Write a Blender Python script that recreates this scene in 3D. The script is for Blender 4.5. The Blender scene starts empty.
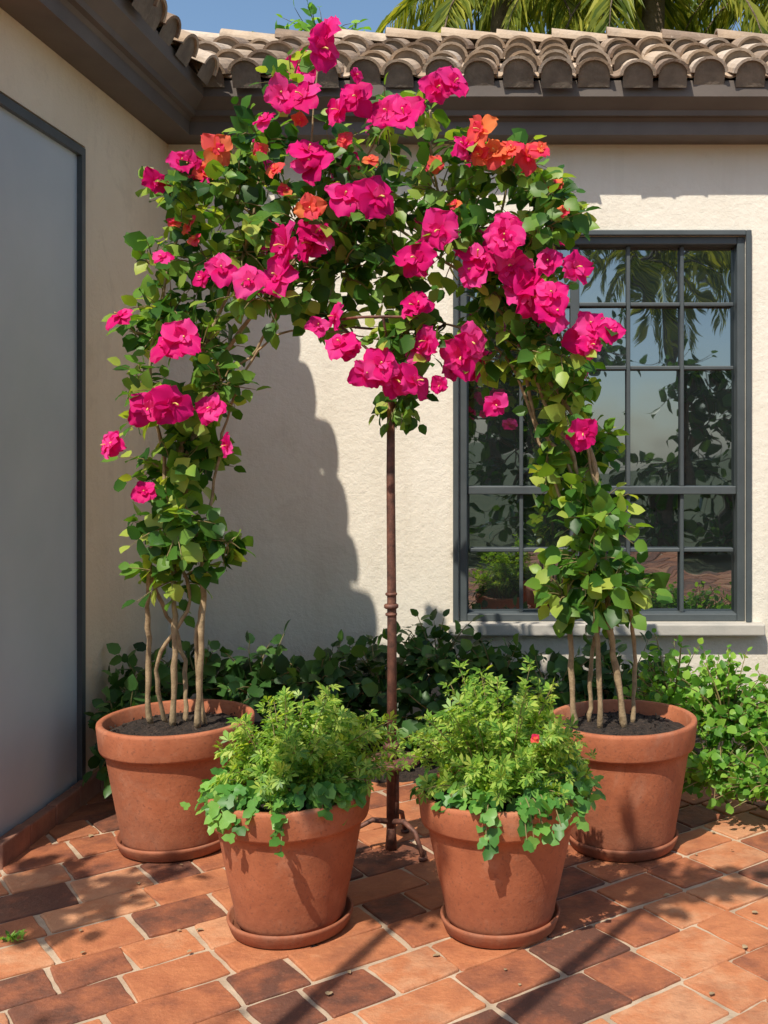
import bpy, math, random
import numpy as np
from mathutils import Vector, Matrix
random.seed(7); rng=np.random.default_rng(7)
scene=bpy.context.scene
COL=scene.collection

# ------------------------------------------------------------------ materials
def new_mat(name):
    m=bpy.data.materials.new(name); m.use_nodes=True
    nt=m.node_tree; b=nt.nodes['Principled BSDF']
    return m,nt,b
def ramp(nt,stops,interp='LINEAR'):
    r=nt.nodes.new('ShaderNodeValToRGB'); cr=r.color_ramp; cr.interpolation=interp
    while len(cr.elements)<len(stops): cr.elements.new(0.5)
    for e,(p,c) in zip(cr.elements,stops):
        e.position=p; e.color=(c[0],c[1],c[2],1)
    return r
def noise(nt,scale,detail=4,rough=.6,vec=None,dist=0):
    n=nt.nodes.new('ShaderNodeTexNoise'); n.inputs['Scale'].default_value=scale
    n.inputs['Detail'].default_value=min(detail,5); n.inputs['Roughness'].default_value=rough
    n.inputs['Distortion'].default_value=dist
    if vec is None:
        t=nt.nodes.new('ShaderNodeTexCoord'); vec=t.outputs['Object']
    nt.links.new(vec,n.inputs['Vector']); return n
def mixc(nt,a,b,fac,mode='MIX'):
    m=nt.nodes.new('ShaderNodeMix'); m.data_type='RGBA'; m.blend_type=mode
    for s,v in ((m.inputs[6],a),(m.inputs[7],b)):
        if hasattr(v,'links'): nt.links.new(v,s)
        else: s.default_value=(v[0],v[1],v[2],1)
    if hasattr(fac,'links'): nt.links.new(fac,m.inputs[0])
    else: m.inputs[0].default_value=fac
    return m.outputs[2]
def bump(nt,b,h,strength,dist=.01):
    bn=nt.nodes.new('ShaderNodeBump'); bn.inputs['Strength'].default_value=strength
    bn.inputs['Distance'].default_value=dist
    nt.links.new(h,bn.inputs['Height']); nt.links.new(bn.outputs[0],b.inputs['Normal']); return bn
def mat_noise(name,stops,scale=8,rough=.8,bs=.3,bscale=80,bdist=.004,detail=4):
    m,nt,b=new_mat(name)
    n=noise(nt,scale,detail); r=ramp(nt,stops)
    nt.links.new(n.outputs[0],r.inputs[0]); nt.links.new(r.outputs[0],b.inputs['Base Color'])
    b.inputs['Roughness'].default_value=rough
    n2=noise(nt,bscale,3); bump(nt,b,n2.outputs[0],bs,bdist)
    return m
def mat_leaf(name,stops,trans=.35,rough=.42,spec=.35,tcol=None):
    m,nt,b=new_mat(name)
    g=nt.nodes.new('ShaderNodeNewGeometry'); r=ramp(nt,stops)
    n=noise(nt,3.5,1)
    mm=nt.nodes.new('ShaderNodeMath'); mm.operation='MULTIPLY_ADD'; 
    nt.links.new(n.outputs[0],mm.inputs[0]); mm.inputs[1].default_value=.9; mm.inputs[2].default_value=-.45
    ad=nt.nodes.new('ShaderNodeMath'); ad.operation='ADD'; ad.use_clamp=True
    nt.links.new(g.outputs['Random Per Island'],ad.inputs[0]); nt.links.new(mm.outputs[0],ad.inputs[1])
    nt.links.new(ad.outputs[0],r.inputs[0])
    nt.links.new(r.outputs[0],b.inputs['Base Color'])
    b.inputs['Roughness'].default_value=rough; b.inputs['Specular IOR Level'].default_value=spec
    t=nt.nodes.new('ShaderNodeBsdfTranslucent')
    c=mixc(nt,r.outputs[0],tcol or (1.9,1.8,.6),1.0,'MULTIPLY')
    nt.links.new(c,t.inputs['Color'])
    mx=nt.nodes.new('ShaderNodeMixShader'); mx.inputs[0].default_value=trans
    nt.links.new(b.outputs[0],mx.inputs[1]); nt.links.new(t.outputs[0],mx.inputs[2])
    out=nt.nodes['Material Output']; nt.links.new(mx.outputs[0],out.inputs['Surface'])
    return m

def mat_stucco(name,c1,c2,stain):
    m,nt,b=new_mat(name)
    n=noise(nt,1.3,5,.65); r=ramp(nt,[(.3,c1),(.7,c2)])
    nt.links.new(n.outputs[0],r.inputs[0])
    tc=nt.nodes.new('ShaderNodeTexCoord'); sx=nt.nodes.new('ShaderNodeSeparateXYZ')
    nt.links.new(tc.outputs['Object'],sx.inputs[0])
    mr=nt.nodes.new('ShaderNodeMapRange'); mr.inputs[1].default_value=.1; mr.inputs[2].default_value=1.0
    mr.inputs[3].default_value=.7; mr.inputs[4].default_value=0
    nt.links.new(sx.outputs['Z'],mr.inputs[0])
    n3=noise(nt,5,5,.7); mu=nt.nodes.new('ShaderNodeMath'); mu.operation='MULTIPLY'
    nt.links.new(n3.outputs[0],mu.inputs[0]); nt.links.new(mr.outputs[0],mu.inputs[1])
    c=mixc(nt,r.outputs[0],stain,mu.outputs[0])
    mp=nt.nodes.new('ShaderNodeMapping'); mp.inputs['Scale'].default_value=(9,9,.5)
    nt.links.new(tc.outputs['Object'],mp.inputs[0]); n4=noise(nt,1,5,.6,mp.outputs[0])
    r4=ramp(nt,[(.5,(0,0,0)),(.8,(.25,.25,.25))]); nt.links.new(n4.outputs[0],r4.inputs[0])
    c=mixc(nt,c,stain,r4.outputs[0])
    n5=noise(nt,3.2,5,.75,dist=.4); r5=ramp(nt,[(.56,(0,0,0)),(.66,(.20,.20,.20))]); nt.links.new(n5.outputs[0],r5.inputs[0])
    c=mixc(nt,c,stain,r5.outputs[0])
    nt.links.new(c,b.inputs['Base Color']); b.inputs['Roughness'].default_value=.9
    a=noise(nt,45,5,.7); d=noise(nt,9,3,.6)
    s=nt.nodes.new('ShaderNodeMath'); s.operation='ADD'
    nt.links.new(a.outputs[0],s.inputs[0]); nt.links.new(d.outputs[0],s.inputs[1])
    bump(nt,b,s.outputs[0],.45,.011)
    return m

M={}
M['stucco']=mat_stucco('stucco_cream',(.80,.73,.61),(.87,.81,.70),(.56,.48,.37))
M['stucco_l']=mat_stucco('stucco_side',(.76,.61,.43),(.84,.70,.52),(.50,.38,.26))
M['door']=mat_noise('grey_door_paint',[(.3,(.43,.49,.52)),(.7,(.50,.55,.58))],2,.5,.08,30,.003)
M['frame']=mat_noise('window_frame_paint',[(.3,(.058,.070,.075)),(.7,(.080,.095,.10))],6,.5,.1,60,.002)
M['eave']=mat_noise('eave_paint',[(.3,(.105,.082,.068)),(.7,(.15,.12,.10))],3,.6,.15,40,.003)
M['kerb']=mat_noise('brick_kerb',[(.3,(.20,.09,.06)),(.7,(.33,.16,.10))],9,.8,.4,70,.005)
M['mortar']=mat_noise('mortar',[(.3,(.34,.25,.17)),(.7,(.58,.45,.32))],9,.95,.6,120,.004)
M['soil']=mat_noise('soil',[(.35,(.012,.008,.006)),(.62,(.05,.032,.022)),(.8,(.11,.08,.055))],60,.95,1,90,.02)
M['ground']=mat_noise('ground_grass',[(.3,(.05,.07,.025)),(.7,(.10,.11,.045))],1.2,.95,.6,30,.03)
M['concrete']=mat_noise('sill_plaster',[(.3,(.40,.38,.34)),(.7,(.52,.48,.42))],5,.85,.3,60,.004)
M['bark']=mat_noise('vine_bark',[(.3,(.22,.15,.08)),(.7,(.46,.33,.19))],30,.85,.7,120,.004)
M['twig']=mat_noise('green_twig',[(.3,(.15,.15,.05)),(.7,(.32,.22,.10))],15,.7,.2,100,.002)
M['dkbark']=mat_noise('palm_bark',[(.3,(.10,.07,.045)),(.7,(.22,.16,.11))],8,.9,.8,20,.03)
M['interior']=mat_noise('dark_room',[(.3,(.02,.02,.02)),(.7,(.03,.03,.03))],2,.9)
M['tmort']=mat_noise('tile_mortar',[(.3,(.14,.11,.085)),(.7,(.26,.21,.16))],12,.95,.6,60,.006)
def mat_terracotta():
    m,nt,b=new_mat('terracotta')
    n=noise(nt,7,5,.65); r=ramp(nt,[(.25,(.32,.092,.040)),(.5,(.43,.135,.058)),(.75,(.52,.185,.09))])
    nt.links.new(n.outputs[0],r.inputs[0])
    n2=noise(nt,3.0,5,.75,dist=.6); r2=ramp(nt,[(.52,(0,0,0)),(.70,(.40,.40,.40))]); nt.links.new(n2.outputs[0],r2.inputs[0])
    c=mixc(nt,r.outputs[0],(.55,.32,.21),r2.outputs[0])
    n3=noise(nt,90,2); r3=ramp(nt,[(.58,(0,0,0)),(.70,(.5,.5,.5))]); nt.links.new(n3.outputs[0],r3.inputs[0])
    c=mixc(nt,c,(.17,.065,.04),r3.outputs[0])
    n4=noise(nt,2.4,5,.7); r4=ramp(nt,[(.48,(0,0,0)),(.70,(.6,.6,.6))]); nt.links.new(n4.outputs[0],r4.inputs[0])
    c=mixc(nt,c,(.22,.075,.04),r4.outputs[0])
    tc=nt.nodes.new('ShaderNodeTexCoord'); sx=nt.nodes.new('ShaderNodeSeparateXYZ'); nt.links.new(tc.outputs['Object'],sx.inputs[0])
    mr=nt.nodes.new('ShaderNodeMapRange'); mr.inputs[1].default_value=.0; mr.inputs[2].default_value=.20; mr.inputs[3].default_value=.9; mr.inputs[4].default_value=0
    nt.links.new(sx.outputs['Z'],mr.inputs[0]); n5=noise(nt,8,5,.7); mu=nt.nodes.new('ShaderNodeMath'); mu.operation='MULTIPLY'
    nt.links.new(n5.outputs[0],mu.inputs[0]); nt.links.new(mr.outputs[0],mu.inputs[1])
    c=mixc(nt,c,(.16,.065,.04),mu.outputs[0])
    nt.links.new(c,b.inputs['Base Color']); b.inputs['Roughness'].default_value=.78
    a=noise(nt,60,5,.7); bump(nt,b,a.outputs[0],.3,.006); return m
M['terra']=mat_terracotta()
def mat_island(name,stops,scale,rough,bs,bscale,bdist,dirt=(.12,.07,.045),dfac=.55,hi=.35):
    m,nt,b=new_mat(name)
    g=nt.nodes.new('ShaderNodeNewGeometry'); r=ramp(nt,stops)
    n=noise(nt,scale,5,.65)
    mm=nt.nodes.new('ShaderNodeMath'); mm.operation='MULTIPLY_ADD'
    nt.links.new(n.outputs[0],mm.inputs[0]); mm.inputs[1].default_value=1.2; mm.inputs[2].default_value=-.6
    ad=nt.nodes.new('ShaderNodeMath'); ad.operation='ADD'; ad.use_clamp=True
    nt.links.new(g.outputs['Random Per Island'],ad.inputs[0]); nt.links.new(mm.outputs[0],ad.inputs[1])
    nt.links.new(ad.outputs[0],r.inputs[0])
    n2=noise(nt,scale*.35,5,.75); r2=ramp(nt,[(.48,(0,0,0)),(.68,(dfac,)*3)]); nt.links.new(n2.outputs[0],r2.inputs[0])
    c=mixc(nt,r.outputs[0],dirt,r2.outputs[0])
    n3=noise(nt,scale*6,4,.7); r3=ramp(nt,[(.60,(0,0,0)),(.72,(hi,)*3)]); nt.links.new(n3.outputs[0],r3.inputs[0])
    c=mixc(nt,c,[q*1.1 for q in stops[-1][1]],r3.outputs[0])
    nt.links.new(c,b.inputs['Base Color']); b.inputs['Roughness'].default_value=rough
    a=noise(nt,bscale,5,.7); bump(nt,b,a.outputs[0],bs,bdist); return m
M['paver']=mat_island('terracotta_paver',[(0,(.12,.048,.030)),(.20,(.24,.080,.040)),(.42,(.39,.130,.055)),(.75,(.50,.185,.078)),(1,(.56,.27,.14))],9,.66,.6,32,.012,(.19,.072,.042),.5,.25)
M['tile']=mat_island('clay_roof_tile',[(0,(.24,.165,.115)),(.4,(.42,.30,.20)),(.75,(.54,.41,.29)),(1,(.62,.50,.39))],6,.85,.6,40,.01,(.18,.14,.11),.65)
def mat_rust():
    m,nt,b=new_mat('rusty_iron')
    n=noise(nt,25,5,.7); r=ramp(nt,[(.35,(.07,.035,.027)),(.55,(.18,.075,.05)),(.75,(.32,.15,.09))])
    nt.links.new(n.outputs[0],r.inputs[0]); nt.links.new(r.outputs[0],b.inputs['Base Color'])
    b.inputs['Roughness'].default_value=.6; b.inputs['Metallic'].default_value=.2
    a=noise(nt,90,4); bump(nt,b,a.outputs[0],.4,.003); return m
M['rust']=mat_rust()
def mat_glass():
    m,nt,b=new_mat('window_glass')
    b.inputs['Base Color'].default_value=(.010,.013,.014,1); b.inputs['Roughness'].default_value=.15
    gl=nt.nodes.new('ShaderNodeBsdfGlossy'); gl.inputs['Color'].default_value=(.78,.88,.92,1); gl.inputs['Roughness'].default_value=.012
    n=noise(nt,2.2,2,.5); bn=nt.nodes.new('ShaderNodeBump'); bn.inputs['Strength'].default_value=.16; bn.inputs['Distance'].default_value=.02
    nt.links.new(n.outputs[0],bn.inputs['Height']); nt.links.new(bn.outputs[0],gl.inputs['Normal'])
    mx=nt.nodes.new('ShaderNodeMixShader'); mx.inputs[0].default_value=.32
    nt.links.new(b.outputs[0],mx.inputs[1]); nt.links.new(gl.outputs[0],mx.inputs[2])
    nt.links.new(mx.outputs[0],nt.nodes['Material Output'].inputs['Surface']); return m
M['glass']=mat_glass()
M['leaf']=mat_leaf('bougainvillea_leaf',[(0,(.024,.085,.014)),(.4,(.070,.185,.025)),(.72,(.18,.33,.045)),(1,(.42,.50,.09))],.38)
M['leaf_dark']=mat_leaf('shrub_leaf_dark',[(0,(.018,.055,.014)),(.5,(.045,.12,.026)),(1,(.12,.24,.05))],.25)
M['leaf_box']=mat_leaf('shrub_leaf_green',[(0,(.05,.16,.02)),(.5,(.15,.34,.04)),(1,(.32,.52,.08))],.4)
M['leaf_fern']=mat_leaf('herb_leaf',[(0,(.08,.20,.03)),(.5,(.24,.42,.06)),(1,(.48,.58,.12))],.42)
M['leaf_ivy']=mat_leaf('ivy_leaf',[(0,(.05,.16,.03)),(.5,(.10,.28,.05)),(1,(.24,.46,.09))],.3)
M['leaf_palm']=mat_leaf('palm_leaf',[(0,(.10,.15,.025)),(.5,(.26,.30,.05)),(1,(.52,.50,.10))],.42)
M['petal']=mat_leaf('magenta_petal',[(0,(.66,.005,.15)),(.5,(.87,.014,.25)),(1,(.95,.08,.38))],.42,.55,.15,(1,.9,1))
M['petal_o']=mat_leaf('coral_petal',[(0,(.88,.04,.14)),(.5,(.92,.14,.09)),(1,(.93,.30,.08))],.42,.55,.15,(1,.9,.9))
M['stamen']=mat_noise('stamen',[(.3,(.75,.45,.12)),(.7,(.85,.60,.2))],30,.7,.1)

# ------------------------------------------------------------------ mesh helpers
class Acc:
    def __init__(s): s.v=[]; s.f=[]; s.n=0; s.mi=[]
    def add(s,V,F,mi=0):
        V=np.asarray(V,dtype=float); s.v.append(V)
        for f in F: s.f.append(tuple(int(i)+s.n for i in f)); s.mi.append(mi)
        s.n+=len(V)
    def box(s,x0,x1,y0,y1,z0,z1,mi=0):
        V=[(x0,y0,z0),(x1,y0,z0),(x1,y1,z0),(x0,y1,z0),(x0,y0,z1),(x1,y0,z1),(x1,y1,z1),(x0,y1,z1)]
        s.add(V,[(0,3,2,1),(4,5,6,7),(0,1,5,4),(1,2,6,5),(2,3,7,6),(3,0,4,7)],mi)
    def tube(s,pts,rad,n=7,mi=0,cap=True):
        pts=[np.array(p,float) for p in pts]; k=len(pts)
        V=[]; up=np.array([.13,.31,.9])
        for i,p in enumerate(pts):
            d=pts[min(i+1,k-1)]-pts[max(i-1,0)]; d/=np.linalg.norm(d)+1e-9
            a=np.cross(d,up); 
            if np.linalg.norm(a)<.15: a=np.cross(d,(1,0,.2))
            a/=np.linalg.norm(a); b=np.cross(d,a)
            r=rad[i] if hasattr(rad,'__len__') else rad
            for j in range(n):
                t=2*math.pi*j/n; V.append(p+r*(math.cos(t)*a+math.sin(t)*b))
        F=[(i*n+j,i*n+(j+1)%n,(i+1)*n+(j+1)%n,(i+1)*n+j) for i in range(k-1) for j in range(n)]
        if cap: F+= [tuple(range(n))[::-1], tuple(range((k-1)*n,k*n))]
        s.add(V,F,mi)
    def lathe(s,prof,n=64,c=(0,0),mi=0,wob=0):
        V=[];m=len(prof); p1,p2=rng.uniform(0,6,2)
        for j in range(n):
            t=2*math.pi*j/n
            w=1+wob*(math.sin(2*t+p1)+.5*math.sin(3*t+p2))
            for r,z in prof: V.append((c[0]+r*w*math.cos(t),c[1]+r*w*math.sin(t),z+wob*.25*math.sin(t+p1)*(z>.3)))
        F=[(j*m+i,((j+1)%n)*m+i,((j+1)%n)*m+i+1,j*m+i+1) for j in range(n) for i in range(m-1)]
        s.add(V,F,mi)
    def leaves(s,T,F,P,D,N,size,width=1.0,mi=0):
        P=np.asarray(P,float); D=np.asarray(D,float); N=np.asarray(N,float)
        if len(P)==0: return
        D=D/(np.linalg.norm(D,axis=1,keepdims=True)+1e-9)
        S=np.cross(N,D); S/= (np.linalg.norm(S,axis=1,keepdims=True)+1e-9); N=np.cross(D,S)
        size=np.asarray(size).reshape(-1,1,1); width=np.asarray(width).reshape(-1,1,1)
        V=P[:,None,:]+size*(T[None,:,0:1]*D[:,None,:]+width*T[None,:,1:2]*S[:,None,:]+T[None,:,2:3]*N[:,None,:])
        k=len(T)
        for i in range(len(P)):
            o=s.n+i*k
            for f in F: s.f.append(tuple(q+o for q in f)); s.mi.append(mi)
        s.v.append(V.reshape(-1,3)); s.n+=k*len(P)
    def obj(s,name,mats,parent=None,smooth=False):
        me=bpy.data.meshes.new(name); V=np.concatenate(s.v) if s.v else np.zeros((0,3))
        me.from_pydata(V.tolist(),[],s.f); me.update()
        for m in (mats if isinstance(mats,(list,tuple)) else [mats]): me.materials.append(m)
        me.polygons.foreach_set('material_index',s.mi)
        if smooth: me.polygons.foreach_set('use_smooth',[True]*len(me.polygons))
        o=bpy.data.objects.new(name,me); COL.objects.link(o)
        if parent: o.parent=parent
        return o
def empty(name,loc=(0,0,0)):
    e=bpy.data.objects.new(name,None); COL.objects.link(e); e.location=loc; e.empty_display_size=.1; return e
def bevel(o,w,seg=2):
    m=o.modifiers.new('b','BEVEL'); m.width=w; m.segments=seg; m.limit_method='ANGLE'; return o

OV=np.array([(0,0,0),(.32,0,-.02),(.66,0,-.03),(1,0,-.14),(.14,.28,.05),(.48,.40,.06),(.80,.21,.0),(.14,-.28,.05),(.48,-.40,.06),(.80,-.21,.0)])
OVF=[(0,1,4),(1,5,4),(1,2,5),(2,6,5),(2,3,6),(0,7,1),(1,7,8),(1,8,2),(2,8,9),(2,9,3)]
SM=np.array([(0,0,0),(.5,.30,.05),(1,0,-.08),(.5,-.30,.05),(.5,0,-.03)]); SMF=[(0,4,1),(4,2,1),(0,3,4),(4,3,2)]
def lobed(n=5,spread=85,w=.17):
    T=[];F=[]
    for i in range(n):
        a=math.radians(-spread+2*spread*i/(n-1)); L=1-.40*abs(i-(n-1)/2)/((n-1)/2)
        c,s_=math.cos(a),math.sin(a); k=len(T)
        for u,v,z in ((0,0,0),(.62,w,.05),(1,0,-.06-.04*(i%2)),(.62,-w,.05)):
            T.append((L*(u*c-v*s_),L*(u*s_+v*c),z+.01*(i%2)))
        F.append((k,k+3,k+2,k+1))
    return np.array(T),F
LB,LBF=lobed()
IV=np.array([(0,0,0),(-.08,.28,.04),(.22,.48,.0),(.42,.30,.05),(.72,.30,.0),(1,0,-.1),(.72,-.30,0),(.42,-.30,.05),(.22,-.48,0),(-.08,-.28,.04),(.4,0,-.03)])
IVF=[(i,10,i+1) for i in range(9)]+[(9,10,0)]

def runit(n): 
    v=rng.normal(size=(n,3)); return v/np.linalg.norm(v,axis=1,keepdims=True)

def clump(la,ta,c,r,ntw,spacing,lsize,T,F,jit=.6,upbias=.55,out=.4,tw_r=.0022,mi=0,low=False,width=1.0):
    c=np.array(c);r=np.array(r)
    P=[];D=[];N=[];S=[]
    dirs=runit(ntw)
    for d in dirs:
        if low and d[2]<-.35: d=d*np.array([1,1,-.4])
        a=c+r*d*rng.uniform(.0,.35); b=c+r*d*rng.uniform(.65,1.3)
        L=np.linalg.norm(b-a)
        m=(a+b)/2+np.array([0,0,L*.15])+rng.normal(size=3)*L*.08
        k=max(3,int(L/spacing)); ts=np.linspace(0.2,1,k)
        pts=[a*(1-t)**2+2*m*t*(1-t)+b*t*t for t in np.linspace(0,1,5)]
        if ta is not None: ta.tube(pts,[tw_r*1.5,tw_r*1.3,tw_r,tw_r*.8,tw_r*.5],4,cap=False)
        for i,t in enumerate(ts):
            p=a*(1-t)**2+2*m*t*(1-t)+b*t*t
            tg=2*(m-a)*(1-t)+2*(b-m)*t; tg/=np.linalg.norm(tg)+1e-9
            side=np.cross(tg,rng.normal(size=3)); side/=np.linalg.norm(side)+1e-9
            ld=tg*.5+side*1.0+rng.normal(size=3)*.25+np.array([0,0,-.15])
            if i==k-1: ld=tg+rng.normal(size=3)*.3
            nn=np.array([0,0,1])*upbias+d*out+np.array([-.1,-.40,0])+rng.normal(size=3)*jit*.6
            P.append(p+side*.006);D.append(ld);N.append(nn);S.append(rng.uniform(*lsize)*(1 if t<.8 else .75))
    la.leaves(T,F,P,D,N,S,width*rng.uniform(.85,1.2,len(P)),mi)

# ------------------------------------------------------------------ ground, patio
a=Acc(); a.box(-150,150,-150,150,-.3,-.02); a.obj('ground',M['ground'])
patio=empty('brick_patio')
a=Acc(); a.box(-6,5,-2,4.72,-.015,.011); a.obj('mortar_bed',M['mortar'],patio)
a=Acc(); ang=math.radians(38); ca,sa=math.cos(ang),math.sin(ang)
row=.195; gap=.014
v=-9.0
while v<9:
    u=-9.0+rng.uniform(0,.3)
    h=row*rng.uniform(.86,1.14)
    while u<9:
        L=rng.choice([.17,.21,.25,.31])*rng.uniform(.92,1.08)
        cu,cv=u+L/2,v+h/2; cx,cy=cu*ca-cv*sa, cu*sa+cv*ca
        if -5.5<cx<4.5 and -1.9<cy<4.8:
            z=.018+rng.uniform(-.0015,.0015); tx,ty=rng.normal(0,.007,2)
            cor=[(u+gap/2,v+gap/2),(u+L-gap/2,v+gap/2),(u+L-gap/2,v+h-gap/2),(u+gap/2,v+h-gap/2)]
            out=[]
            corj=[np.array(q)+rng.normal(0,.0045,2) for q in cor]
            for i in range(4):
                p=corj[i]; q=corj[(i+1)%4]; prev=corj[i-1]
                out.append(p+(prev-p)*.025); out.append(p+(q-p)*.025)
                for t in (.25,.5,.75): out.append(p+(q-p)*t+rng.normal(0,.0018,2))
            out=np.array(out); cc=np.array([cu,cv])
            def ring(ins,zz):
                d=cc-out; d/=np.linalg.norm(d,axis=1,keepdims=True)
                o=out+d*ins
                X=o[:,0]*ca-o[:,1]*sa; Y=o[:,0]*sa+o[:,1]*ca
                return np.stack([X,Y,zz+(X-cx)*tx+(Y-cy)*ty],1)
            V=np.concatenate([ring(0,.002),ring(.0,z-.004),ring(.002,z-.001),ring(.005,z)])
            n=len(out); F=[(k*n+i,k*n+(i+1)%n,(k+1)*n+(i+1)%n,(k+1)*n+i) for k in range(3) for i in range(n)]
            F.append(tuple(range(3*n,4*n)))
            a.add(V,F)
        u+=L
    v+=h
a.obj('pavers',M['paver'],patio)
a=Acc(); nx,ny=90,14
V=[];F=[]
for j in range(ny+1):
    for i in range(nx+1):
        x=-1.93+i/nx*6.4; y=4.66+j/ny*.84
        z=.028+.05*math.sin(math.pi*min(1,j/6)/2)*(j>0)+rng.uniform(-.008,.008)
        y2=y+(rng.uniform(-.02,.03) if j==0 else 0)
        V.append((x,y2,z if j>0 else .0))
F=[(j*(nx+1)+i,j*(nx+1)+i+1,(j+1)*(nx+1)+i+1,(j+1)*(nx+1)+i) for j in range(ny) for i in range(nx)]
a.add(V,F); a.obj('planting_bed_soil',M['soil'],smooth=True)

# ------------------------------------------------------------------ house
house=empty('stucco_house')
WX=-1.959; WY=5.5
wx0,wx1,wz0,wz1=-.435,1.065,.60,2.62
a=Acc()
a.box(WX,wx0,WY,WY+.25,-.02,3.4); a.box(wx1,4.5,WY,WY+.25,-.02,3.4)
a.box(wx0,wx1,WY,WY+.25,-.02,wz0); a.box(wx0,wx1,WY,WY+.25,wz1,3.4)
a.obj('back_wall',M['stucco'],house)
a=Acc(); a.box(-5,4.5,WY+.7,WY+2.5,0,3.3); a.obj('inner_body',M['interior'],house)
YE=3.72
a=Acc()
a.box(WX-.25,WX,4.50,WY+.25,-.02,3.4); a.box(WX-.25,WX,YE,4.50,2.80,3.4)
a.box(-5,WX-.25,YE,YE+.2,-.02,3.4); a.box(WX-.25,WX,YE,YE+.03,-.02,2.80)
a.obj('side_wall',M['stucco_l'],house)
a=Acc(); a.box(WX-.06,WX-.012,YE+.03,4.45,0.02,2.75); o=a.obj('door_panel',M['door'],house)
a=Acc(); a.box(WX-.1,WX+.010,4.45,4.485,0,2.785); a.box(WX-.1,WX+.010,YE+.03,4.45,2.75,2.785); a.obj('door_frame',M['frame'],house)
a=Acc()
y=YE
while y<5.45:
    L=.21; a.box(WX,WX+.045+rng.uniform(-.003,.003),y+.003,min(y+L-.003,5.48),.0,.10+rng.uniform(-.003,.003)); y+=L
bevel(a.obj('brick_kerb',M['kerb'],house),.006)
YG=3.45
prof=[(0,3.10),(.17,3.10),(.17,3.165),(.185,3.18),(.21,3.185),(.215,3.21),(.25,3.24),(.275,3.26),(.275,3.335),(.26,3.345),(.25,3.335),(0,3.335)]
V=[]
for o_,z in prof:
    V+= [(WX+o_,YG,z),(WX+o_,WY-o_,z),(4.6,WY-o_,z)]
F=[]
k=len(prof)
for i in range(k-1):
    for j in range(2): F.append((3*i+j,3*i+j+1,3*i+3+j+1,3*i+3+j))
F.append(tuple(3*i for i in range(k))); F.append(tuple(3*i+2 for i in range(k))[::-1])
a=Acc(); a.add(V,F); a.obj('gutter_and_fascia',M['eave'],house)
SL=.50
a=Acc(); zE=3.335; o0=.26; RD=1.30
ys=WY-o0; xs=WX+o0
a.add([(xs,ys,zE),(4.6,ys,zE),(4.6,ys+RD,zE+SL*RD),(xs-RD,ys+RD,zE+SL*RD)],[(0,1,2,3)])
a.add([(xs,ys,zE),(xs-RD,ys+RD,zE+SL*RD),(xs-RD,YG,zE+SL*RD),(xs,YG,zE)],[(0,1,2,3)])
a.add([(xs-RD,ys+RD,zE+SL*RD),(4.6,ys+RD,zE+SL*RD),(4.6,ys+2*RD,zE),(xs-RD,ys+2*RD,zE)],[(0,1,2,3)])
a.obj('roof_deck',M['tmort'],house)
a=Acc(); cs=math.cos(math.atan(SL)); sn=math.sin(math.atan(SL))
def tile(org,ux,us,un,r0,r1,L,lift,th=.016,conv=1,cap=True):
    n=11; V=[]
    for (t,rr,rin) in ((0,r0,r0-th),(.5,(r0+r1)/2,(r0+r1)/2-th),(1,r1,r1-th)):
        for R in (rr,rin):
            for i in range(n):
                q=math.pi*i/(n-1)
                V.append(org+us*(t*L)+ux*(R*math.cos(q))+un*(conv*R*math.sin(q)*.85+lift*(1-t)))
    F=[]
    for s_ in range(2):
        b=s_*2*n
        for i in range(n-1):
            F.append((b+i,b+i+1,b+2*n+i+1,b+2*n+i))
            F.append((b+n+i+1,b+n+i,b+3*n+i,b+3*n+i+1))
    for i in range(n-1): F.append((i+1,i,n+i,n+i+1))
    a.add(V,F)
    if cap:
        C=[org+us*.012+ux*((r0-th)*math.cos(math.pi*i/(n-1)))+un*((r0-th)*math.sin(math.pi*i/(n-1))*.85+lift) for i in range(n)]
        C+= [org+us*.012-ux*(r0-th)-un*.03, org+us*.012+ux*(r0-th)-un*.03]
        a.add(C,[tuple(range(n+2))],1)
pitch=.192; rowl=.36
def roof(orig,ux,us,un,lo,hi,clipf,nrow):
    x=lo
    while x<hi:
        for r_ in range(nrow):
            s_=-.05+r_*rowl
            if clipf(x,s_):
                org=orig+ux*(x+rng.normal(0,.008))+us*(s_+rng.normal(0,.018))+un*(.012)
                rv=ux*rng.normal(0,.03)
                tile(org,ux,(us+rv),un,.090+rng.normal(0,.004),.070,rowl+.09,.036+rng.uniform(-.008,.008))
                tile(orig+ux*(x+pitch/2)+us*(s_+.05)+un*.050,ux,us,un,.050,.060,rowl+.05,.012,conv=-.8,th=-.012,cap=False)
        x+=pitch
v3=lambda *p: np.array(p,float)
nr=4
roof(v3(0,ys,zE),v3(1,0,0),v3(0,cs,sn),v3(0,-sn,cs),-3.0,4.6,lambda x,s_: x>xs-s_*cs-.02,nr)
roof(v3(xs,0,zE),v3(0,1,0),v3(-cs,0,sn),v3(sn,0,cs),YG+.08,6.6,lambda y,s_: y<ys+s_*cs+.02,nr)
xx=-3.0
while xx<4.6:
    org=v3(xx,ys+RD+.0,zE+SL*RD+.02+rng.normal(0,.004)); tile(org,v3(0,1,0),v3(1,0,0),v3(0,0,1),.10,.085,.40,.03); xx+=.34
a.obj('clay_roof_tiles',[M['tile'],M['tmort']],house,smooth=False)

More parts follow.
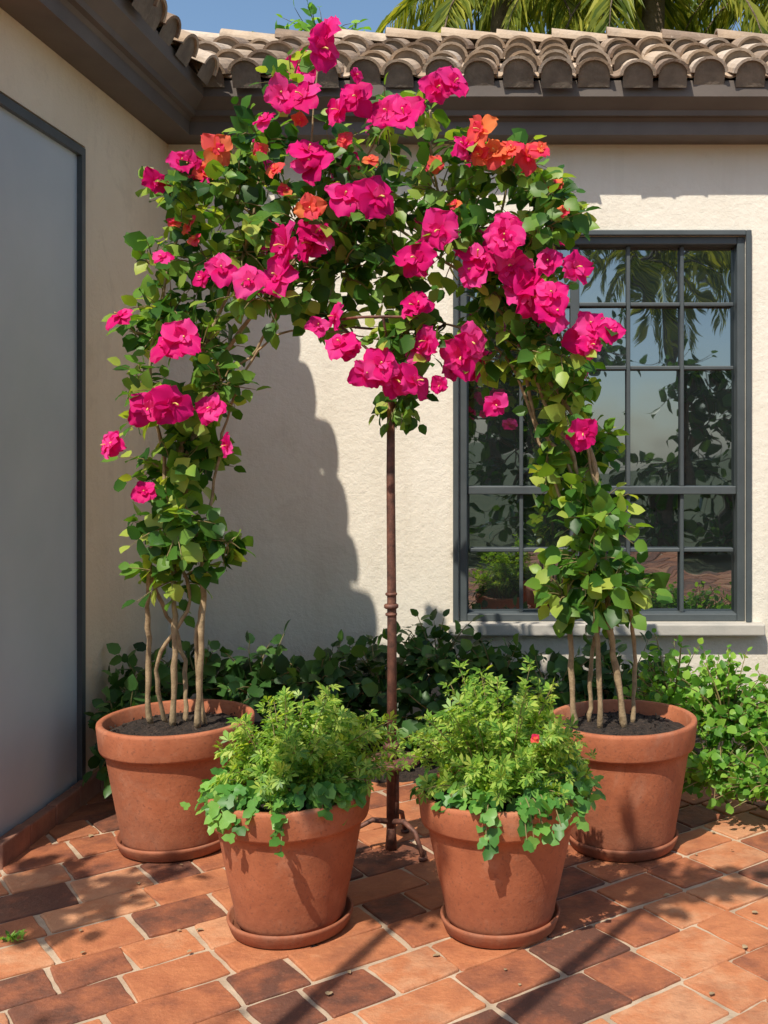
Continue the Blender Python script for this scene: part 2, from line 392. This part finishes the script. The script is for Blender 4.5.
win=empty('window'); win.parent=house
yf=WY+.06
a=Acc(); fw=.042
a.box(wx0,wx0+fw,yf-.055,yf+.07,wz0,wz1); a.box(wx1-fw,wx1,yf-.055,yf+.07,wz0,wz1)
a.box(wx0+fw,wx1-fw,yf-.055,yf+.07,wz1-fw,wz1); a.box(wx0+fw,wx1-fw,yf-.055,yf+.07,wz0,wz0+fw)
bevel(a.obj('outer_frame',M['frame'],win),.006)
a=Acc(); cw=.03
a.box(wx0-cw,wx0-.001,WY-.022,WY+.02,wz0-.0,wz1+cw); a.box(wx1+.001,wx1+cw,WY-.022,WY+.02,wz0,wz1+cw); a.box(wx0-.001,wx1+.001,WY-.022,WY+.02,wz1+.001,wz1+cw)
bevel(a.obj('casing',M['frame'],win),.005)
ix0,ix1,iz0,iz1=wx0+fw,wx1-fw,wz0+fw,wz1-fw
colx=[ix0+(ix1-ix0)*i/5 for i in range(6)]
zr=1.5-(490-450)/191
rows_up=[1.5-(367-450)/191,1.5-(303-450)/191]
rows_lo=[1.5-(551-450)/191]
a=Acc()
a.box(ix0,ix1,yf-.030,yf+.035,zr-.024,zr+.018)
for i,x in enumerate(colx[1:-1]):
    w=.010 if i!=1 else .024
    a.box(x-w,x+w,yf-.018,yf+.028,zr+.018,iz1); a.box(x-w,x+w,yf-.012,yf+.028,iz0,zr-.024)
for z in rows_up: 
    for i in range(5):
        a.box(colx[i]+.0105,colx[i+1]-.0105,yf-.015,yf+.026,z-.010,z+.010)
for z in rows_lo:
    for i in range(5):
        a.box(colx[i]+.0105,colx[i+1]-.0105,yf-.010,yf+.026,z-.010,z+.010)
bevel(a.obj('glazing_bars',M['frame'],win),.004)
a=Acc()
zs=[iz0,rows_lo[0],zr,rows_up[0],rows_up[1],iz1]
for i in range(5):
    for j in range(5):
        t1,t2=rng.normal(0,.0025,2)
        x0,x1,z0,z1=colx[i],colx[i+1],zs[j],zs[j+1]; y=yf+.032
        a.add([(x0,y-t1,z0),(x1,y+t1,z0),(x1,y+t1+t2,z1),(x0,y-t1+t2,z1)],[(0,1,2,3)])
a.obj('glass_panes',M['glass'],win)
a=Acc(); a.box(wx0-.05,wx1+.09,WY-.075,WY+.06,wz0-.062,wz0-.001); bevel(a.obj('window_sill',M['concrete'],win),.008)

# ------------------------------------------------------------------ pots
def pot(x,y,R,H,Rb,saucR):
    e=empty('terracotta_pot',(x,y,.020))
    a=Acc(); rh=H*.20
    pr=[(0,.03),(Rb*.96,.03),(Rb,.036),(Rb+.004,.05)]
    for t in np.linspace(.1,1,8): pr.append((Rb+(R*.90-Rb)*t**.9,.05+(H-rh-.05)*t))
    pr+=[(R*.905,H-rh),(R*.955,H-rh-.006),(R*.968,H-rh+.004),(R*.985,H-rh*.5),(R,H-.012),(R*.995,H-.003),(R*.98,H),(R*.93,H),(R*.915,H-.006),(R*.89,H-.06),(R*.86,H-.12)]
    a.lathe(pr,96,wob=.004); o=a.obj('pot_body',M['terra'],e,True)
    a=Acc(); s=saucR
    a.lathe([(0,.0),(s*.88,.0),(s*.93,.006),(s*.99,.036),(s,.042),(s*.985,.048),(s*.95,.046),(s*.91,.018),(0,.016)],96,wob=.003); a.obj('saucer',M['terra'],e,True)
    a=Acc(); n=40; V=[(0,0,H-.045)];F=[]; m=12
    for k in range(1,m+1):
        for j in range(n):
            r=R*.905*k/m; t=2*math.pi*j/n
            V.append((r*math.cos(t),r*math.sin(t),H-.05+.018*(1-(k/m)**2)+rng.uniform(-.006,.007)))
    F=[(0,1+j,1+(j+1)%n) for j in range(n)]
    for k in range(m-1):
        for j in range(n): F.append((1+k*n+j,1+(k+1)*n+j,1+(k+1)*n+(j+1)%n,1+k*n+(j+1)%n))
    a.add(V,F); a.obj('potting_soil',M['soil'],e,True)
    a=Acc()
    for i in range(220):
        r=R*.86*math.sqrt(rng.uniform()); t=rng.uniform(0,6.28); s=rng.uniform(.004,.011)
        c=np.array([r*math.cos(t),r*math.sin(t),H-.038+rng.uniform(-.004,.006)])
        B=np.array([(x_,y_,z_) for x_ in(-1,1) for y_ in(-.6,.6) for z_ in(-.35,.35)])*s
        q=np.linalg.qr(rng.normal(size=(3,3)))[0]
        a.add(c+(B@(np.eye(3)*.6+q*.4)),[(0,1,3,2),(4,6,7,5),(0,4,5,1),(2,3,7,6),(0,2,6,4),(1,5,7,3)])
    a.obj('bark_chips',M['soil'],e)
    e.rotation_euler=(0,0,rng.uniform(0,6))
    return e
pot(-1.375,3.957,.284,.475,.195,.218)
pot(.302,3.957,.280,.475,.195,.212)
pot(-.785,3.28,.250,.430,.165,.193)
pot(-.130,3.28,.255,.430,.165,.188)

# ------------------------------------------------------------------ iron pole stand
PX,PY=-.560,3.90
a=Acc()
a.tube([(PX,PY,.10),(PX+.003,PY,.8),(PX-.002,PY,1.4),(PX,PY,2.0)],[.018,.0175,.016,.013],14)
for z,r,h in ((.92,.027,.018),(.965,.022,.012),(.89,.022,.012),(.40,.030,.03),(.37,.022,.03)):
    a.lathe([(0,z-h/2),(r*.8,z-h/2),(r,z-h/4),(r,z+h/4),(r*.8,z+h/2),(0,z+h/2)],20,(PX,PY))
a.lathe([(.03,.335),(.10,.335),(.105,.34),(.105,.352),(.10,.356),(.03,.356)],32,(PX+.0,PY))
a.tube([(PX+.02,PY,.12),(PX+.02,PY,.34)],.010,8)
for t in (200,320,80):
    r=math.radians(t); c_,s_=math.cos(r),math.sin(r)
    a.tube([(PX,PY,.12),(PX+.07*c_,PY+.07*s_,.135),(PX+.13*c_,PY+.13*s_,.11),(PX+.17*c_,PY+.17*s_,.03)],[.011,.010,.009,.009],8)
    a.lathe([(0,.022),(.017,.022),(.017,.030),(0,.032)],14,(PX+.17*c_,PY+.17*s_))
a.tube([(PX,PY,.022),(PX,PY,.14)],[.022,.014],12)
hp=[(PX+.20*math.cos(t),PY+.20*math.sin(t),1.97) for t in np.linspace(0,2*math.pi,25)]
a.tube(hp,.005,6,cap=False)
for t in (0,90,180,270):
    r=math.radians(t); a.tube([(PX,PY,1.8),(PX+.2*math.cos(r),PY+.2*math.sin(r),1.97)],.005,6)
a.obj('iron_plant_support',M['rust'],None,True)

# ------------------------------------------------------------------ bougainvillea arch
AY=3.93
def E(px,py,y=AY):   # elevation drawing of the arch -> world metres at distance y
    return np.array([(px-542)*y/1050, y, 1.5-(py-450)*y/1050])
clL=[(175,580,36,30,.8),(178,525,46,40,1),(172,470,50,40,1.1),(182,410,44,40,1),(200,355,42,36,1),(168,315,42,34,.9),(205,262,50,38,1),(182,205,38,32,.8),
     (240,205,48,38,.9),(262,145,34,38,.8),(298,95,24,32,.45),(330,160,36,40,.75),(300,225,46,40,1),(340,275,46,40,1),(275,305,40,26,.7),(330,315,34,24,.8),
     (150,265,22,26,.45),(125,330,20,18,.4),(140,380,20,22,.35),(228,385,26,28,.6),(235,160,26,26,.4),(250,255,46,38,1),(350,215,42,42,.9),(232,540,18,20,.35),(205,440,26,30,.6)]
clR=[(388,125,28,34,.6),(425,112,18,24,.3),(385,200,42,46,1),(400,270,44,42,1),(408,340,34,32,1),(400,398,22,34,.8),(440,195,42,38,.8),(465,245,46,40,1),
     (505,172,46,26,1),(550,198,38,22,.8),(500,295,42,36,1),(535,235,44,36,1),(535,300,44,38,1),(528,352,38,34,1),(565,355,40,36,1),(562,405,36,34,1),(590,440,34,32,1),(575,482,38,36,1),
     (596,520,36,36,1),(588,560,36,34,1),(606,592,38,30,1),(565,595,30,26,.7),(482,360,26,24,.6),(634,590,20,24,.5),(470,150,22,18,.4),(545,470,20,22,.4),(575,215,14,16,.3)]
def boug(name,clumps,loc,paths,flowers):
    e=empty(name,loc); off=np.array(loc)
    la=Acc(); ta=Acc(); ba=Acc(); fa=Acc()
    for (px,py,rx,ry,dn) in clumps:
        c=E(px,py)-off; c[1]+=rng.normal(0,.05)
        s=AY/1050; low=py>420
        clump(la,ta,c,(rx*s*1.05,(.19 if low else .25)*min(1,rx/45),ry*s*1.05),int((24 if low else 24)*dn),.029,(.058,.100) if low else (.052,.092),OV,OVF)
    for pts,rad in paths:
        P=[]; pts=[np.array(p)-off for p in pts]
        q=[pts[0]]+pts+[pts[-1]]
        for i in range(1,len(q)-2):
            for t in np.linspace(0,1,7,endpoint=False):
                P.append(.5*((2*q[i])+(-q[i-1]+q[i+1])*t+(2*q[i-1]-5*q[i]+4*q[i+1]-q[i+2])*t*t+(-q[i-1]+3*q[i]-3*q[i+1]+q[i+2])*t**3)+rng.normal(0,.0025,3))
        P.append(pts[-1]); n=len(P)
        ba.tube(P,[rad*.85*(1-.65*i/(n-1))*(1+.12*math.sin(i*1.7)) for i in range(n)],8)
    ba.obj('stems',M['bark'],e,True); ta.obj('twigs',M['twig'],e); la.obj('foliage',M['leaf'],e,True)
    for (px,py,r,kind,y) in flowers: flower(fa,E(px,py,y)-off,r*y/1050,kind)
    fa.obj('flowers',[M['petal'],M['petal_o'],M['stamen']],e,True)
def petal_T(ph,nu=6,nv=6):
    T=[];F=[]
    for i in range(nu+1):
        u=i/nu; w=.56*math.sin(math.pi*min(1,.06+.80*u**.9))**.85
        for j in range(nv+1):
            v=-1+2*j/nv
            uu=u*(1-.16*abs(v)**2*u)+.035*math.sin(v*8+ph)*u**3
            z=-.16*u**2.2+.10*u*u*math.sin(v*5.0+ph)+.05*u*math.sin(v*10+2*ph)+.12*abs(v)**1.5*(1-u*.7)
            T.append((uu,w*v*(1+.06*math.sin(8*u+ph)),z))
    F=[(i*(nv+1)+j,(i+1)*(nv+1)+j,(i+1)*(nv+1)+j+1,i*(nv+1)+j+1) for i in range(nu) for j in range(nv)]
    return np.array(T),F
def rosette(fa,c,axis,r,mi):
    axis=axis/np.linalg.norm(axis)
    s1=np.cross(axis,[.1,.2,1]); s1/=np.linalg.norm(s1); s2=np.cross(axis,s1)
    n1=int(rng.integers(4,6))
    for lay,(np_,open_,sc) in enumerate(((n1,.22,1.0),(2,.9,.5))):
        ph0=rng.uniform(0,6)
        for i in range(np_):
            t=ph0+2*math.pi*i/np_+rng.normal(0,.15)
            rad=s1*math.cos(t)+s2*math.sin(t)
            op=open_+rng.normal(0,.18)
            d=rad+axis*op; n=axis-rad*op+rng.normal(0,.16,3)
            T,F=petal_T(rng.uniform(0,6))
            fa.leaves(T,F,[c+axis*.004*lay],[d],[n],[r*sc*rng.uniform(.85,1.15)],[rng.uniform(.85,1.1)],mi)
    if r>.03: fa.tube([c,c+axis*r*.35,c+axis*r*.55+[0,0,-.1*r]],[r*.03,r*.03,r*.045],5,2)
def flower(fa,c,r,kind):
    mi=1 if kind=='o' else 0
    k=1 if r<.060 else 2
    for i in range(k):
        ax=np.array([rng.normal(0,.65),-1.0,rng.uniform(-.2,.9)])
        o=np.array([rng.normal(0,.42),rng.uniform(-.3,.3),rng.normal(0,.36)])*r*(k>1)
        rosette(fa,c+o,ax,r*(1.05 if k==1 else .88)*rng.uniform(.9,1.12),mi)
FL=[(318,45,24),(284,100,23),(337,108,22),(398,118,25),(445,88,22),(298,155,25),(183,163,17),(155,183,13),(365,190,25),(322,243,24),(240,278,20),(278,282,26),(177,333,24),(120,317,13),
 (158,404,24),(115,446,17),(212,408,15),(145,492,13),(437,243,25),(467,150,17),(472,270,26),(500,240,20),(535,285,30),(562,312,22),(578,330,22),(575,268,16),(610,332,15),
 (462,357,25),(495,405,14),(583,433,16),(346,346,18),(318,320,17),(373,383,20),(407,383,22),(425,310,20),(418,345,18),(380,365,16),(228,445,14),(548,262,16),(520,262,20),(163,258,10),(203,278,11),
 (590,345,15),(440,385,9),(202,178,12),(510,225,15),(265,120,12),(355,75,9),(350,350,11)]
FO=[(217,150,14),(205,172,12),(310,208,14),(527,157,15),(493,143,18),(512,150,13),(540,150,11),(190,225,12),(175,222,9),(275,170,10),(505,160,12),(435,165,9),(565,210,7),(370,160,8),(480,155,12),(195,240,8),(285,190,8),(260,150,9),(555,185,8),(455,205,8),(345,140,8),(300,120,7)]
fl=[(x,y,r*1.04,'m',AY-.24+rng.uniform(-.05,.05)) for x,y,r in FL]+[(x,y,r*1.08,'o',AY-.22+rng.uniform(-.05,.06)) for x,y,r in FO]
for i in range(26):
    t=rng.choice(len(clL)+len(clR)); cc=(clL+clR)[t]
    if cc[1]<420: fl.append((cc[0]+rng.normal(0,15),cc[1]+rng.normal(0,15),rng.uniform(13,22),'m',AY+rng.uniform(.12,.28)))
soilz=.455
def G(px,y): return np.array([(px-542)*y/1050,y,soilz])
pL=[([G(150,4.0),E(148,640,3.98),E(150,560),E(165,470),E(150,380),E(165,280),E(190,200)],.013),
    ([G(172,3.95),E(175,640,3.92),E(174,560),E(190,460),E(200,360),E(245,250),E(262,160)],.014),
    ([G(198,3.93),E(201,640,3.92),E(202,560),E(180,470),E(205,390),E(265,300),E(330,250)],.015),
    ([G(186,4.02),E(182,650,4.05),E(150,570,3.98),E(170,500),E(215,390),E(262,340),E(300,240),E(318,60)],.011),
    ([G(165,4.0),E(158,660),E(190,600),E(170,520),E(190,420),E(240,330),E(340,200),E(385,120)],.010),
    ([G(205,3.98),E(196,650),E(205,580),E(215,480),E(240,380),E(290,330),E(380,340)],.010)]
pR=[([G(575,3.95),E(570,640),E(572,560),E(580,480),E(545,400),E(500,300),E(440,200),E(430,110)],.014),
    ([G(600,3.92),E(598,640,3.9),E(585,560),E(570,470),E(535,420),E(520,330),E(500,240),E(510,170)],.013),
    ([G(625,3.93),E(612,640,3.92),E(602,540),E(590,450),E(550,380),E(480,290),E(400,230)],.016),
    ([G(633,4.0),E(634,650,4.02),E(625,580),E(600,500),E(580,420),E(560,340),E(550,200)],.011),
    ([G(590,4.02),E(592,650,4.03),E(610,580),E(570,520),E(540,440),E(500,350),E(410,300),E(388,200)],.011)]
boug('bougainvillea_tree',clL,(-1.375,3.957,0),pL,[f for f in fl if f[0]<360])
boug('bougainvillea_tree',clR,(.302,3.957,0),pR,[f for f in fl if f[0]>=360])

# ------------------------------------------------------------------ front pot plants
def front_plant(x,y,z0,rx,rz,n,ivyang,name='leafy_herb_plant',lean=0):
    e=empty(name,(x,y,0)); la=Acc(); ta=Acc(); iv=Acc()
    for k in range(n):
        d=runit(1)[0]; d[2]=abs(d[2])+.22; d/=np.linalg.norm(d)
        f=rng.uniform(.5,1.12)
        a0=np.array([d[0]*.10,d[1]*.10,z0]); b=np.array([d[0]*rx*f+lean,d[1]*rx*f,z0+.0+d[2]*rz*f])
        m=(a0+b)/2+np.array([-d[0]*.03,-d[1]*.03,.06])
        pts=[a0*(1-t)**2+2*m*t*(1-t)+b*t*t for t in np.linspace(0,1,6)]
        ta.tube(pts,[.0025,.0022,.002,.0017,.0013,.001],4,cap=False)
        P=[];D=[];N=[];S=[]
        for t in np.linspace(.4,1,9):
            p=a0*(1-t)**2+2*m*t*(1-t)+b*t*t; tg=2*(m-a0)*(1-t)+2*(b-m)*t; tg/=np.linalg.norm(tg)
            for q in range(2):
                side=np.cross(tg,rng.normal(size=3)); side/=np.linalg.norm(side)
                P.append(p+side*rng.uniform(.0,.02));D.append(tg*.5+side*.9+[0,0,.0]);N.append(np.array([-.1,-.45,1])+d*.3+rng.normal(size=3)*.35);S.append(rng.uniform(.022,.042))
        la.leaves(LB,LBF,P,D,N,S,1.0)
    for (ang_,drop,cnt,reach) in ivyang:
        for k in range(cnt):
            t0=math.radians(ang_)+rng.normal(0,.3); d=np.array([math.cos(t0),math.sin(t0),0])
            a0=d*.12+[0,0,z0]; m=d*.24+[0,0,z0+.09+rng.uniform(0,.08)]; b=d*(reach+rng.uniform(-.03,.04))+[0,0,z0+.04-drop*rng.uniform(.3,1)]
            pts=[a0*(1-t)**2+2*m*t*(1-t)+b*t*t for t in np.linspace(0,1,7)]
            ta.tube(pts,.0018,4,cap=False)
            P=[];D=[];N=[];S=[]
            for t in np.linspace(.25,1,8):
                p=a0*(1-t)**2+2*m*t*(1-t)+b*t*t
                P.append(p+rng.normal(0,.008,3)); D.append(d*.5+rng.normal(size=3)*.6+[0,0,-.3]); N.append(d*.7+np.array([0,-.3,.8])+rng.normal(size=3)*.3); S.append(rng.uniform(.030,.054))
            iv.leaves(IV,IVF,P,D,N,S,1.0)
    ta.obj('stalks',M['twig'],e); la.obj('herb_leaves',M['leaf_fern'],e,True); iv.obj('trailing_leaves',M['leaf_ivy'],e,True)
    return e
front_plant(-.785,3.28,.41,.31,.33,110,[(190,.02,5,.21),(215,.08,9,.24),(245,.05,7,.24),(258,.20,2,.265),(290,.0,5,.22),(330,0,3,.24),(160,0,4,.24)],lean=.06)
e=front_plant(-.130,3.28,.41,.31,.41,120,[(185,.02,3,.24),(255,.0,6,.24),(285,.08,7,.25),(320,.05,7,.27),(350,.03,7,.28),(10,.0,4,.27)],lean=.0)
a=Acc(); rosette(a,np.array([.11,-.22,.66]),np.array([.2,-1,.4]),.016,0); a.obj('red_bloom',M['petal_o'],e,True)

# ------------------------------------------------------------------ shrubs at the wall
def shrub(name,loc,cl,mat,spacing,ls,ntw,T=OV,F=OVF,width=1.0):
    e=empty(name,loc); la=Acc(); ta=Acc(); off=np.array(loc)
    for c,r,dn in cl: clump(la,ta,np.array(c)-off,r,int(ntw*dn),spacing,ls,T,F,low=True,tw_r=.003,width=width)
    for i in range(7):
        c,r,_=cl[rng.integers(len(cl))]; c=np.array(c)-off
        ta.tube([(c[0]*.5,c[1]*.5,.03),(c[0]*.8,c[1]*.8,c[2]*.5),tuple(c)],[.008,.006,.003],6)
    ta.obj('branches',M['twig'],e); la.obj('foliage',mat,e,True)
shrub('broadleaf_shrub',(-1.65,4.85,0),[((-1.78,4.66,.34),(.16,.20,.26),1),((-1.62,4.95,.37),(.24,.22,.25),1.2),((-1.35,4.95,.34),(.26,.25,.25),1.2),((-1.74,4.40,.24),(.13,.15,.24),1)],M['leaf_dark'],.035,(.06,.10),42)
shrub('broadleaf_shrub',(-.9,5.0,0),[((-1.05,5.0,.36),(.28,.25,.25),1.2),((-.75,4.98,.34),(.26,.24,.24),1.2),((-.95,4.85,.2),(.35,.2,.2),1)],M['leaf_dark'],.035,(.06,.10),42)
shrub('broadleaf_shrub',(-.3,5.0,0),[((-.50,5.05,.43),(.24,.22,.25),1.2),((-.22,5.0,.34),(.26,.24,.24),1.2),((-.35,4.85,.2),(.35,.2,.2),1)],M['leaf_dark'],.035,(.06,.10),42)
shrub('broadleaf_shrub',(.25,5.0,0),[((.05,5.0,.30),(.26,.24,.24),1.2),((.36,5.0,.32),(.28,.24,.24),1.2),((.2,4.85,.2),(.35,.2,.2),1)],M['leaf_dark'],.035,(.06,.10),42)
shrub('boxwood_shrub',(.85,4.5,0),[((.56,4.55,.36),(.20,.25,.28),1.5),((.78,4.38,.34),(.24,.24,.27),1.9),((1.03,4.28,.34),(.24,.24,.27),2.1),((.70,4.26,.17),(.18,.14,.18),1.6),((.95,4.12,.16),(.25,.14,.18),2.2),((1.2,4.12,.16),(.2,.14,.18),1.8)],M['leaf_box'],.026,(.034,.056),56)
shrub('boxwood_shrub',(1.6,4.5,0),[((1.34,4.35,.33),(.28,.26,.27),1.9),((1.70,4.45,.36),(.28,.28,.30),1.6),((2.05,4.5,.3),(.28,.28,.26),1.4)],M['leaf_box'],.028,(.034,.056),46)

# ------------------------------------------------------------------ background plants
def palm(name,x,y,h,nf=16,L=2.4,trunk=.14):
    e=empty(name,(x,y,0)); ta=Acc(); la=Acc()
    n=12; ta.tube([(.05*math.sin(i*.5),0,-.02+h*i/n) for i in range(n+1)],[trunk*(1.25-.35*i/n)*(1+.05*(i%2)) for i in range(n+1)],12)
    for k in range(nf):
        az=2*math.pi*k/nf+rng.normal(0,.2); el=rng.uniform(-.1,1.1)
        d=np.array([math.cos(az),math.sin(az),0]); pts=[]; p=np.array([0,0,h*1.0]); ang_=el
        for i in range(13):
            pts.append(p.copy()); p=p+(d*math.cos(ang_)+np.array([0,0,math.sin(ang_)]))*L/12; ang_-=.15
        ta.tube(pts,[.022*(1-.07*i) for i in range(13)],5,cap=False)
        P=[];D=[];N=[];S=[]
        for i in range(1,12):
            for s_ in (-1,1):
                for q in (0,.25,.5,.75):
                    pp=pts[i]+(pts[i+1]-pts[i])*q; tg=pts[i+1]-pts[i]; tg/=np.linalg.norm(tg)
                    side=np.cross(tg,[0,0,1]); side/=np.linalg.norm(side)
                    P.append(pp);D.append(side*s_*.8+tg*.6+np.array([0,0,-.55])+rng.normal(0,.1,3));N.append(np.array([0,0,1])+side*s_*.4+rng.normal(0,.15,3))
                    S.append((.62-.035*abs(i-5))*rng.uniform(.85,1.1)*L/2.4)
        la.leaves(SM,SMF,P,D,N,S,.12)
    ta.obj('trunk',M['dkbark'],e,True); la.obj('fronds',M['leaf_palm'],e)
palm('palm_tree',-.45,12.5,7.0,18,2.3); palm('palm_tree',1.3,12,6.9,20,2.4); palm('palm_tree',3.4,13,7.3,18,2.5)
palm('palm_tree',.4,14,7.6,18,2.6)
def tree(name,x,y,h,cl,ls,mat,ntw=40,sp=.12):
    e=empty(name,(x,y,0)); ta=Acc(); la=Acc()
    ta.tube([(0,0,-.02),(.08,.05,h*.35),(0,.1,h*.6),(.1,0,h)],[.16,.12,.09,.03],10)
    for c,r,dn in cl:
        ta.tube([(0,.05,h*.45),(c[0]*.5,c[1]*.5,(h*.5+c[2])/2),c],[.07,.045,.015],7)
        clump(la,ta,c,r,int(ntw*dn),sp,ls,OV,OVF,tw_r=.006)
    ta.obj('trunk',M['dkbark'],e,True); la.obj('crown',mat,e,True)
tree('broadleaf_tree',-2.75,13,6.8,[((0,0,6.5),(.6,.6,.5),1),((.5,0,6.3),(.5,.5,.4),1),((-.2,.2,5.6),(.7,.7,.6),1)],(.12,.2),M['leaf_box'],40)
# unseen trees, added left of and behind the camera to cast dappled shade
tree('unseen_tree',-3.1,.9,3.2,[((.70,.62,3.0),(.34,.34,.22),1),((.35,.35,3.2),(.4,.35,.3),1),((0,.5,2.9),(.4,.4,.3),1)],(.07,.12),M['leaf_box'],45,.05)
tree('unseen_tree',-1.9,-.6,4.2,[((.66,2.02,3.2),(.20,.18,.12),.9),((1.50,2.12,3.2),(.30,.18,.12),1.1),((-.4,-.2,4.2),(.7,.7,.5),1)],(.07,.12),M['leaf_box'],40,.055)
for i in range(8):
    x=-6+i*2.0+rng.normal(0,.3); h=rng.uniform(2.2,3.1)
    cl=[((rng.normal(0,.4),rng.normal(0,.3),h*f),(1.0,.7,.7),1) for f in (.15,.45,.72,.95)]
    tree('unseen_tree',x,-4.6+rng.normal(0,.5),h,cl,(.14,.24),M['leaf_dark'],42,.14)
palm('palm_tree',2.2,-6.5,4.8,16,2.2); palm('palm_tree',5.2,-8,5.8,16,2.4); palm('palm_tree',-.5,-8,5.6,16,2.2)

a=Acc(); P=[];D=[];N=[];S=[]
for i in range(60):
    x=rng.uniform(-1.8,1.3); y=rng.uniform(2.8,4.6)
    P.append((x,y,.024)); D.append((rng.normal(),rng.normal(),.05)); N.append((rng.normal(0,.2),rng.normal(0,.2),1)); S.append(rng.uniform(.010,.028))
a.leaves(OV,OVF,P,D,N,S,1.0)
a.obj('fallen_leaves',[M['bark']],patio)
a=Acc(); P=[];D=[];N=[];S=[]
for i in range(30):
    P.append((-1.60+rng.normal(0,.015),3.17+rng.normal(0,.012),.02)); D.append((rng.normal(0,.7),rng.normal(0,.7),.6)); N.append((0,0,1)); S.append(rng.uniform(.02,.04))
a.leaves(SM,SMF,P,D,N,S,.6); a.obj('weed_tuft',M['leaf_box'])

# ------------------------------------------------------------------ light, world, camera
EL=math.radians(55); hx,hy=-.38,-.925; k=math.hypot(hx,hy); hx/=k; hy/=k
tosun=Vector((hx*math.cos(EL),hy*math.cos(EL),math.sin(EL)))
l=bpy.data.lights.new('sun','SUN'); l.energy=5.0; l.angle=math.radians(.5); l.color=(1,.93,.81)
lo=bpy.data.objects.new('sun',l); COL.objects.link(lo); lo.rotation_euler=(-tosun).to_track_quat('-Z','Y').to_euler(); lo.location=(-6,-8,12)
w=bpy.data.worlds.new('World'); scene.world=w; w.use_nodes=True; nt=w.node_tree
bg=nt.nodes['Background']; sk=nt.nodes.new('ShaderNodeTexSky'); sk.sky_type='NISHITA'; sk.sun_disc=False
sk.sun_elevation=EL; sk.sun_rotation=math.atan2(hx,hy); sk.air_density=1.0; sk.dust_density=1.2; sk.ozone_density=1.2
haze=mixc(nt,sk.outputs[0],(.15,.45,.75),1.0,'ADD')
nt.links.new(haze,bg.inputs[0]); bg.inputs[1].default_value=.13
cam=bpy.data.cameras.new('camera'); co=bpy.data.objects.new('camera',cam); COL.objects.link(co)
co.location=(0,0,1.5); co.rotation_euler=(math.radians(90),0,0)
cam.lens=1050/1024*36; cam.sensor_width=36; cam.shift_x=-158/1024; cam.shift_y=-62/1024
cam.clip_start=.05; cam.clip_end=500
scene.camera=co
scene.view_settings.view_transform='Standard'; scene.view_settings.look='None'; scene.view_settings.exposure=0
